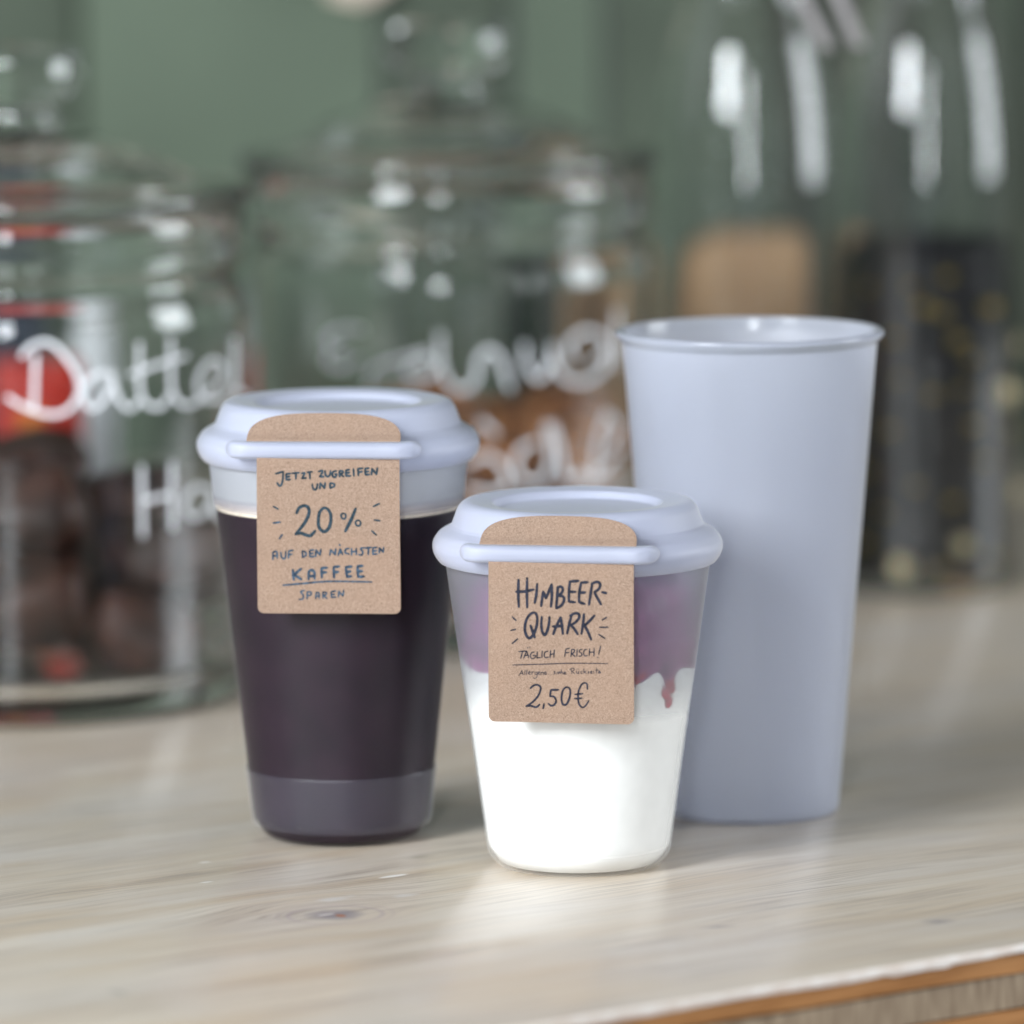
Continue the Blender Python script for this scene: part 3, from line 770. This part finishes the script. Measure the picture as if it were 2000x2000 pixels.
for A, B in zip(rings[:-1], rings[1:]):
    for k in range(seg):
        j = (k+1) % seg
        if len(A) == 1: bm.faces.new((A[0], B[k], B[j]))
        elif len(B) == 1: bm.faces.new((A[k], A[j], B[0]))
        else: bm.faces.new((A[k], A[j], B[j], B[k]))
obj('raspberry_sauce', bm, m_rasp, small, sharp=60)
m_berry = simple('raspberry_red', (0.45, 0.02, 0.055), 0.3, 0.25, 300, bump=0.0005)
def berry(d, z, r, inset=0.0):
    bm = bmesh.new(); rng = random.Random(int(z*1e5))
    a = az_cam(d); rad = rr_(z)+0.00008-inset-r*0.55
    for i in range(22):
        th = math.acos(1-2*(i+0.5)/22); ph = i*2.399
        c = Vector((math.sin(th)*math.cos(ph), math.sin(th)*math.sin(ph), math.cos(th)*1.15))*r*0.72
        mtx = Matrix.Translation(c)
        bmesh.ops.create_icosphere(bm, subdivisions=1, radius=r*0.36*rng.uniform(0.85, 1.15), matrix=mtx)
    for v in bm.verts:      # flattened against the wall
        p_ = v.co.copy(); out_d = Vector((math.cos(a), math.sin(a), 0))
        e = p_.dot(out_d)
        if e > r*0.5: p_ -= out_d*(e-r*0.5)
        v.co = p_ + Vector((rad*math.cos(a), rad*math.sin(a), z))
    obj('raspberry', bm, m_berry, small)
berry(0.925, 0.0592, 0.0021); berry(0.870, 0.0628, 0.0023); berry(0.955, 0.0635, 0.0016); berry(0.90, 0.0665, 0.0028); berry(0.43, 0.0700, 0.0038); berry(0.50, 0.0715, 0.0055, 0.0004); berry(0.30, 0.078, 0.006, 0.003); berry(-0.62, 0.073, 0.0055, 0.0035)

make_tag(small, zb_s, 0.0485, 0.0540, 'kraft paper tag lettered HIMBEER-QUARK and 2,50 euro, hanging on the small cup',
         HIMB, 6.037, (20, 12, 1722, 1868), az_extra=R(1.5), xoff=0.0001, tilt=R(0.3))

# --- coffee cup
pc = on_z(668, 1630, 0)
C_Z1 = 0.1374
m_cup_coffee = frosted('frosted_cup_coffee', 0.012, 0.44, 0.1190, 0.0028, rough=0.40, glossw=0.3, col=(0.88, 0.91, 0.96), col_low=(0.28, 0.27, 0.50))
AZ_C = R(-5.0)
coffee, zb_c = make_cup(pc.x, pc.y, AZ_C, 'medium frosted lidded cup filled with black coffee, left of the quark cup', C_Z1, m_cup_coffee)
m_coffee = simple('black_coffee', (0.016, 0.008, 0.012), 0.45, 0.2, 60, spec=0.2)
m_foam = simple('coffee_foam', (0.86, 0.76, 0.60), 0.6, 0.12, 260)
bm = lathe(fillet(fill_body(0.0306, 0.0456, C_Z1, 0.0014, 0.1158), 0.0006), 128)
cof = obj('coffee', bm, m_coffee, coffee, sharp=60)
rrc = lambda z: wall_r(z, 0.0306, 0.0456, C_Z1)-0.0007
def foam_bm():
    pr = [(0, 0.1161), (rrc(0.1161), 0.1161), (rrc(0.1180), 0.1180), (rrc(0.1204)+0.0001, 0.1205), (rrc(0.1200)-0.0012, 0.1199), (rrc(0.119)-0.004, 0.1187), (0, 0.1185)]
    return lathe(fillet(pr, [0, 0, 0, 0.0004, 0.0004, 0.001, 0]), 128, wob=lambda a, z: 1+0.0010*math.sin(a*9)*(1 if z > 0.1187 else 0))
obj('foam', foam_bm(), m_foam, cof)
# the thicker, greyer foot of the cup wall, seen as a paler band below the level of its step
m_band = frosted('frosted_cup_foot', 0.022, 0.022, 0.5, rough=0.34, col=(0.55, 0.58, 0.85))
zr = lambda z: wall_r(z, 0.0306, 0.0456, C_Z1)
bm = lathe(fillet([(zr(0.0050)+0.00010, 0.0050), (zr(0.0060)+0.00030, 0.0060), (zr(0.0240)+0.00030, 0.0240), (zr(0.0247)+0.00010, 0.0247)], 0.0002), 160, closed=True)
obj('foot_band', bm, m_band, coffee)
make_tag(coffee, zb_c, 0.0487, 0.0535, 'kraft paper tag with JETZT ZUGREIFEN and a big 20%, hanging on the coffee cup',
         KAFF, 6.231, (25, 30, 1755, 1870), az_extra=R(1.5), xoff=0.0010, tilt=R(0.2))

# --- tall open cup
pc = on_z(1465, 1583, 0)
m_cup_tall = frosted('frosted_cup_tall', 0.50, 0.50, -0.5, rough=0.45, trans=0.62, col=(0.85, 0.88, 0.975), smooth_above=0.1685)
tall = thing('tall_cup', 'tall empty frosted cup with no lid, standing behind the quark cup', 'cup', (pc.x, pc.y, 0.0003), 0)
obj('cup_wall', cup_shell(0.0316, 0.0455, 0.1726, t=0.0010, rim=True, chamfer=0.0012), m_cup_tall, tall)

# ------------------------------------------------------------------ glass jars
def big_jar(px_c, yfront_px, rad, label, s=1.0):
    g = on_z(px_c, yfront_px, 0); dirv = Vector((g.x, g.y, 0)).normalized()
    c = g + dirv*rad*0.985
    t = thing('glass_jar', label, 'jar', (c.x, c.y, 0.0003), 0)
    R_ = rad; th = 0.0030
    outer = [(0, 0.002), (R_-0.022, 0.0022), (R_-0.018, 0.0), (R_-0.008, 0.0), (R_-0.0015, 0.004), (R_, 0.012), (R_, 0.155), (R_-0.0015, 0.162), (R_-0.0050, 0.1670), (R_-0.0055, 0.1710), (R_-0.0020, 0.1745), (R_-0.0005, 0.1800), (R_-0.0005, 0.1920), (R_-0.002, 0.1965)]
    inner = [(R_-0.009, 0.1965), (R_-0.0095, 0.180), (R_-0.0095, 0.170), (R_-th-0.002, 0.162), (R_-th, 0.154), (R_-th, 0.018), (R_-0.008, 0.0115), (R_-0.020, 0.0095), (0, 0.0090)]
    obj('jar_body', lathe(fillet(outer+inner, 0.002, 4), 144), m_glass, t)
    lo = [(0, 0.2275), (0.020, 0.2275), (0.030, 0.2255), (0.050, 0.2185), (R_-0.020, 0.2085), (R_-0.010, 0.2060), (R_+0.0005, 0.2055), (R_+0.0025, 0.2030), (R_+0.0020, 0.1985), (R_-0.002, 0.1975)]
    li = [(R_-0.012, 0.1975), (R_-0.014, 0.1920), (R_-0.018, 0.1920), (R_-0.020, 0.2010), (0.050, 0.2145), (0.030, 0.2220), (0, 0.2235)]
    lid = obj('jar_lid', lathe(fillet(lo+li, 0.0022, 4), 144), m_glass, t)
    kn = [(0, 0.2278), (0.017, 0.2278), (0.0175, 0.2300), (0.0150, 0.2335), (0.0165, 0.2370), (0.0250, 0.2430), (0.0272, 0.2480), (0.0262, 0.2560), (0.0215, 0.2595), (0, 0.2602)]
    obj('knob', lathe(fillet(kn, 0.0018, 4), 20), m_glass, lid, sharp=12)
    return t, c
jarL, cL = big_jar(53, 1428, 0.0905, 'big lidded glass jar lettered Dattel on the left, holding dark brown bites')
jarC, cC = big_jar(882, 1284, 0.0870, 'big lidded glass jar lettered Erdnuss in the middle, holding orange-brown bites')

def write_on_jar(jar, c, rad, strokes, width):
    bm = bmesh.new(); rng = random.Random(3)
    def place(v):
        d = ray(v.x, v.y); o = Vector((0, 0, H))
        ox, oy = o.x-c.x, o.y-c.y
        A = d.x*d.x+d.y*d.y; B = 2*(ox*d.x+oy*d.y); Cc = ox*ox+oy*oy-(rad+0.0003)**2
        disc = B*B-4*A*Cc
        if disc < 0: disc = 0
        tt = (-B-math.sqrt(disc))/(2*A)
        q = o+d*tt
        return (q.x-c.x, q.y-c.y, q.z-0.0003)
    for s in strokes: ribbon(bm, s, width, place, rng, taper=0.9)
    obj('lettering', bm, m_marker, jar, smooth=False)
def cv(lst, x0, y0, k): return [[(x0+a/k, y0+b/k) for a, b in s] for s in lst]
DATT = cv([[(268,560),(262,760),(255,965)],[(165,560),(230,490),(330,455),(420,490),(510,590),(585,710),(600,830),(545,940),(440,1000),(300,990),(150,930),(60,875)],
 [(860,705),(760,690),(660,750),(622,840),(645,925),(705,960),(785,895),(835,800),(852,715)],[(852,715),(870,830),(920,920),(985,960),(1045,900)],
 [(1050,470),(1052,650),(1058,830),(1110,925),(1210,945),(1280,860)],[(1290,430),(1290,650),(1302,830),(1370,925),(1460,925)],[(985,700),(1150,640),(1400,560)],
 [(1460,925),(1580,830),(1680,700),(1665,615),(1590,600),(1510,700),(1495,820),(1560,890),(1690,885)],[(1690,885),(1765,780),(1770,600),(1770,430)],[(1765,700),(1790,820),(1860,860)],
 [(1070,1400),(1072,1650),(1078,1920)],[(1070,1655),(1190,1630),(1300,1605)],[(1300,1370),(1300,1600),(1305,1860)],
 [(1590,1570),(1480,1550),(1400,1640),(1420,1760),(1510,1770),(1580,1680),(1600,1580)],[(1600,1580),(1620,1740),(1700,1800)]], 0, 550, 3.864)
ERDN = cv([[(535,240),(440,232),(362,270),(372,322),(450,335)],[(440,338),(360,365),(365,420),(440,435),(520,385)],
 [(565,520),(590,440),(680,400),(860,352)],[(885,385),(800,400),(755,450),(800,495),(880,470),(925,400)],[(925,262),(932,400),(970,510),(1050,545),(1110,480),(1118,400),(1165,345),(1222,375),(1250,450),(1278,535)],
 [(1352,320),(1362,420),(1420,485),(1478,420),(1490,322)],[(1490,322),(1505,420),(1570,495),(1660,500),(1750,440),(1775,360)],[(1600,400),(1575,320),(1650,252),(1740,275),(1765,340),(1700,400)],[(1815,150),(1812,300),(1820,420)],
 [(1130,700),(1205,765)],[(1060,920),(1160,875),(1240,930),(1265,1020),(1180,1060),(1060,1040)],[(1410,805),(1330,850),(1308,940),(1370,1010),(1460,975),(1485,850),(1462,720)],[(1495,720),(1530,850),(1550,980),(1620,990)],
 [(1765,660),(1725,800),(1700,980)],[(1700,980),(1790,900),(1840,840)],[(1765,665),(1825,740),(1780,830)],[(1620,960),(1700,1000),(1860,985)]], 500, 550, 2.576)
write_on_jar(jarL, cL, 0.0905, DATT, 9.5)
write_on_jar(jarC, cC, 0.0870, ERDN, 9.5)

# bites in the jars: every piece is its own thing
def chunk_mesh(name, r, seedv, m, flat=0.8):
    bm = bmesh.new(); bmesh.ops.create_icosphere(bm, subdivisions=3, radius=1)
    for v in bm.verts:
        n = v.co.normalized()
        q = Vector((n.x, n.y, n.z))
        q = Vector([math.copysign(abs(c)**0.75, c) for c in q])
        k = 1+0.22*noise.noise(n*1.3+Vector((seedv*7, 0, 0)))+0.10*noise.noise(n*4+Vector((0, seedv*5, 0)))
        v.co = Vector((q.x*r*1.15, q.y*r, q.z*r*flat))*k
    me = bpy.data.meshes.new(name); bm.to_mesh(me); bm.free(); me.materials.append(m); me.shade_smooth()
    return me
m_date = simple('dark_date_bite', (0.055, 0.020, 0.011), 0.5, 0.4, 45, col2=(0.012, 0.006, 0.004), bump=0.002)
m_peanut = simple('orange_peanut_bite', (0.42, 0.17, 0.055), 0.6, 0.35, 90, col2=(0.15, 0.055, 0.02), bump=0.002)
def heap(c, rad, m, name, label, group, topz, n, seedv, r0=0.0185):
    rng = random.Random(seedv)
    protos = [chunk_mesh(name, r0*f, i+seedv, m, 0.78) for i, f in enumerate((1.0, 0.9, 1.1, 0.84, 1.0))]
    placed = []
    tries = 0
    while len(placed) < n and tries < 9000:
        tries += 1
        a = rng.uniform(0, 2*math.pi); rr = (rad-0.003-r0*1.02)*math.sqrt(rng.random())
        x, y = rr*math.cos(a), rr*math.sin(a)
        z = 0.0100+r0*0.8
        for (px_, py_, pz_) in placed:
            dd = math.hypot(px_-x, py_-y)
            md = r0*1.72
            if dd < md: z = max(z, pz_+math.sqrt(md*md-dd*dd)*0.86)
        if z+r0*0.6 > topz(x, y): continue
        placed.append((x, y, z))
        o = bpy.data.objects.new(name, protos[len(placed) % 5]); C.objects.link(o)
        o.location = (c.x+x, c.y+y, z)
        o.rotation_euler = (rng.uniform(-.5, .5), rng.uniform(-.5, .5), rng.uniform(0, 6.28))
        tag_(o, label, 'bite', group)
heap(cL, 0.0905, m_date, 'date_bite', 'dark brown date bite in the heap inside the left jar', 'dark bites heaped in the left jar',
     lambda x, y: 0.104-0.35*max(0, x-0.0)-0.15*max(0, -y-0.03), 40, 11, 0.0225)
heap(cC, 0.0870, m_peanut, 'peanut_bite', 'orange-brown bite in the heap inside the middle jar', 'orange-brown bites heaped in the middle jar',
     lambda x, y: 0.100-0.25*max(0, x-0.03), 60, 23)

# --- two tall narrow jars on the right
def tall_jar(px_c, yfront_px, rad, label):
    g = on_z(px_c, yfront_px, 0); c = g + Vector((g.x, g.y, 0)).normalized()*rad
    t = thing('tall_glass_jar', label, 'jar', (c.x, c.y, 0.0003), 0)
    outer = [(0, 0.002), (rad-0.010, 0.002), (rad-0.007, 0.0), (rad-0.003, 0.0005), (rad, 0.006), (rad, 0.185), (rad-0.0010, 0.205), (rad-0.0032, 0.225), (rad-0.0068, 0.245), (rad-0.0135, 0.262), (rad-0.018, 0.280), (rad-0.015, 0.284), (rad-0.015, 0.290)]
    inner = [(rad-0.021, 0.290), (rad-0.0165, 0.263), (rad-0.0098, 0.244), (rad-0.0060, 0.224), (rad-0.0038, 0.205), (rad-0.0028, 0.185), (rad-0.0028, 0.010), (rad-0.006, 0.0065), (0, 0.006)]
    obj('jar_body', lathe(fillet(outer+inner, [0]+[0.002]*4+[0.012]*6+[0.002]*5+[0.01]*5+[0.003,0.002,0][:3], 5), 96), m_glass, t)
    lidp = [(0, 0.2912), (rad-0.0135, 0.2912), (rad-0.0125, 0.294), (rad-0.0145, 0.302), (rad-0.025, 0.308), (0, 0.310)]
    obj('jar_lid', lathe(fillet(lidp, 0.002, 4), 96), m_glass, t)
    return t, c
J3, c3 = tall_jar(1465, 1186, 0.0415, 'tall narrow clear glass jar behind the tall frosted cup')
J4, c4 = tall_jar(1810, 1170, 0.0405, 'tall narrow glass jar full of dark tea leaves, at the right')
m_leaf = simple('dark_tea_leaf', (0.012, 0.011, 0.011), 0.5, 0.5, 200)
m_bud = simple('pale_dried_blossom', (0.55, 0.47, 0.28), 0.8, 0.25, 300)
m_petal = simple('ochre_dried_petal', (0.34, 0.25, 0.06), 0.8, 0.3, 300)
# tea leaves: core plus thousands of flakes as one stuff object
bm = lathe([(0, 0.0075), (0.0355, 0.0085), (0.0362, 0.02), (0.0362, 0.152), (0.032, 0.155), (0, 0.156)], 40)
rng = random.Random(4)
for i in range(3600):
    a = rng.uniform(0, 2*math.pi); topc = rng.random() < 0.2
    z = rng.uniform(0.009, 0.154) if not topc else 0.1555
    rr = 0.0366 if not topc else 0.034*math.sqrt(rng.random())
    L, wdt = rng.uniform(0.003, 0.0075), rng.uniform(0.001, 0.0022)
    mtx = Matrix.Translation((rr*math.cos(a), rr*math.sin(a), z)) @ Matrix.Rotation(a, 4, 'Z') @ Matrix.Rotation(rng.uniform(0, 3.14), 4, 'X') @ Matrix.Rotation(rng.uniform(-.4, .4), 4, 'Z')
    vs = [bm.verts.new(mtx @ Vector(p_)) for p_ in ((0, -L/2, 0), (wdt*0.7, 0, wdt/2), (0, L/2, 0), (wdt*0.3, 0, -wdt/2))]
    bm.faces.new(vs)
leaf = obj('tea_leaves', bm, m_leaf, None, smooth=False)
leaf.location = c4; leaf['kind'] = 'stuff'; leaf['label'] = 'dark loose tea leaves filling the tall right jar'; leaf['category'] = 'tea leaves'
bud_me = chunk_mesh('dried_blossom', 0.0048, 3, m_bud, 0.9); pet_me = chunk_mesh('dried_petal', 0.0042, 5, m_petal, 0.5)
spots = [(1956, 765, 1.35, 0), (1985, 670, 1.2, 0), (1762, 1108, 1.2, 0), (1990, 960, 1.3, 0), (1880, 1065, 0.9, 0), (1805, 600, 1.1, 1), (1930, 600, 1.2, 1), (1870, 665, 1.0, 1), (1840, 612, .9, 1), (1695, 1060, .9, 1),
         (1750, 660, .8, 1), (1895, 700, .8, 1), (1740, 840, .8, 1), (1820, 770, .8, 1), (1900, 830, .8, 1), (1700, 920, .7, 1), (1850, 540, .8, 1), (1780, 560, .7, 1), (1920, 900, .8, 1), (1790, 950, .7, 1), (1860, 980, .8, 1), (1730, 1000, .7, 1), (1940, 1090, .9, 1), (1700, 560, .7, 1), (1760, 740, .6, 1), (1965, 840, 1.0, 1), (1880, 760, .7, 1), (1835, 1110, .8, 1)]
for (px_, py_, s_, k_) in spots:
    d = ray(px_, py_); ox, oy = -c4.x, -c4.y; rad = 0.0368
    A = d.x*d.x+d.y*d.y; B = 2*(ox*d.x+oy*d.y); Cc = ox*ox+oy*oy-rad*rad
    disc = max(0, B*B-4*A*Cc); tt = (-B-math.sqrt(disc))/(2*A)
    q = Vector((0, 0, H))+d*tt
    v = Vector((q.x-c4.x, q.y-c4.y, 0))
    if v.length > 0.0362: v = v.normalized()*0.0362
    o = bpy.data.objects.new('dried_blossom' if k_ == 0 else 'dried_petal', bud_me if k_ == 0 else pet_me); C.objects.link(o)
    o.location = (c4.x+v.x, c4.y+v.y, q.z); o.scale = (s_*0.8, s_*0.8, s_)
    if k_ == 0: tag_(o, 'pale dried blossom against the glass among the dark tea', 'blossom', 'pale blossoms in the tea jar')
    else: tag_(o, 'ochre dried petal against the glass among the dark tea', 'petal', 'ochre petals in the tea jar')

# another dark filled jar at the far right border
# ------------------------------------------------------------------ things behind the jars
def paper_bag():
    y0 = 3.00
    a = at_y(1120, 900, y0); b = at_y(1648, 900, y0)
    tp = at_y(1500, 462, y0).z
    wdt = b.x-a.x
    bm = bmesh.new(); n = 40; rows = []
    for j in range(17):
        s = j/16
        row = []
        for i in range(n):
            th = 2*math.pi*i/n
            cx_, sy_ = math.cos(th), math.sin(th)
            x = math.copysign(abs(cx_)**0.35, cx_)*wdt/2
            y = math.copysign(abs(sy_)**0.6, sy_)*0.033*(1-0.45*s**3)
            hgt = tp*(1 - 0.30*max(0, (-x/(wdt/2))*0.9-0.05)**1.6 - 0.02*max(0, x/(wdt/2))**6)
            z = hgt*s
            x *= 1-0.05*s**6
            y += 0.003*noise.noise(Vector((x*30, s*4, th)))
            row.append(bm.verts.new((x, y, z)))
        rows.append(row)
    for A, B in zip(rows[:-1], rows[1:]):
        for k in range(n): bm.faces.new((A[k], A[(k+1) % n], B[(k+1) % n], B[k]))
    bm.faces.new(rows[0]); bm.faces.new(rows[-1])
    o = obj('paper_bag', bm, simple('brown_bag_paper', (0.36, 0.22, 0.115), 0.8, 0.25, 18, bump=0.003), None, sharp=50)
    o.location = ((a.x+b.x)/2, y0+0.02, 0.0005)
    tag_(o, 'brown paper bag standing behind the tall clear glass jar', 'bag')
paper_bag()
def bottle(name, px_c, depth, rad, h, m, label, cat, capm=None, neck=0.45):
    x = at_y(px_c, 900, depth).x
    t = thing(name, label, cat, (x, depth, 0.0004))
    pr = [(0, 0), (rad*0.96, 0), (rad, 0.003), (rad, h*0.72), (rad*0.92, h*0.80), (rad*neck, h*0.90), (rad*neck, h*0.945), (0, h*0.945)]
    obj('bottle_body', lathe(fillet(pr, [0, .001, .001, .004, .004, .003, .001, 0]), 48), m, t)
    pr = [(0, h*0.9455), (rad*neck*1.15, h*0.9455), (rad*neck*1.15, h*0.995), (rad*neck*0.8, h), (0, h)]
    obj('cap', lathe(fillet(pr, .001), 32), capm or m, t)
    return t
m_navy = simple('navy_plastic', (0.018, 0.028, 0.045), 0.4, 0.2, 40)
m_pale = simple('pale_grey_plastic', (0.55, 0.57, 0.58), 0.5, 0.08, 40)
m_dgreen = simple('dark_green_glassware', (0.010, 0.020, 0.012), 0.2, 0.2, 40)
bottle('dark_bottle', 25, 2.90, 0.020, 0.170, m_navy, 'slim navy bottle behind the left jar, rising over the red packet', 'bottle')
bottle('pale_bottle', 200, 2.86, 0.0125, 0.125, m_pale, 'slim pale grey bottle behind the left jar', 'bottle', neck=0.75)
bottle('dark_green_bottle', 1066, 2.93, 0.0155, 0.165, m_dgreen, 'dark green bottle behind the middle jar, left of the brown bag', 'bottle', neck=0.7)
# red and orange packet
x = at_y(75, 800, 2.76).x
pk = thing('snack_packet', 'red packet with an orange stripe and dark foot behind the left jar', 'packet', (x, 2.76, 0.0004), R(8))
bm = rbox(0.044, 0.022, 0.060, 0.005, 3, (0, 0, 0.0723))
obj('packet_body', bm, simple('red_foil', (0.43, 0.026, 0.014), 0.4, 0.15, 60, bump=0.002), pk)
obj('packet_stripe', rbox(0.009, 0.0005, 0.034, 0, 1, (-0.004, -0.01155, 0.062)), simple('orange_print', (0.62, 0.20, 0.02), 0.45, 0.1, 60), pk, smooth=False)
obj('packet_base', rbox(0.050, 0.026, 0.042, 0.003, 2, (0, 0, 0.021)), simple('dark_packet_base', (0.035, 0.022, 0.022), 0.5, 0.2, 60), pk)
# tongs hanging above the tall jars
tg = thing('tongs', 'pair of slim pale tong arms hanging above the tall jars', 'tongs', at_y(1600, 40, 2.55))
m_tong = simple('brushed_pale_metal', (0.36, 0.34, 0.34), 0.45, 0.1, 40, metallic=0.3)
for (x0, y0, x1, y1) in ((1548, -40, 1618, 96), (1625, -40, 1678, 92)):
    a = at_y(x0, y0, 2.55)-tg.location; b = at_y(x1, y1, 2.55)-tg.location
    a = b+(a-b)*2.6
    Ld = (a-b).length
    bm = rbox(0.0056, 0.0022, Ld, 0.001, 2)
    for v in bm.verts:
        v.co = (a+b)/2 + Vector((v.co.x, v.co.y, 0)) + (a-b).normalized()*v.co.z
    obj('tong_arm', bm, m_tong, tg)
# pale card pinned on the wall, its lower corner in view
p0 = at_y(700, 14, 3.07)
bm = sheet_from_outline([(-0.016, 0.004), (0.0, -0.0), (0.017, 0.010), (0.030, 0.11), (-0.02, 0.11)], lambda x, z: 0.002*math.sin(x*60), 0.0008)
o = obj('wall_card', bm, simple('cream_card', (0.62, 0.52, 0.42), 0.7, 0.05, 50), None)
o.location = (p0.x, 3.115, p0.z)
tag_(o, 'cream card on the green wall, only its lower corner in view', 'card')
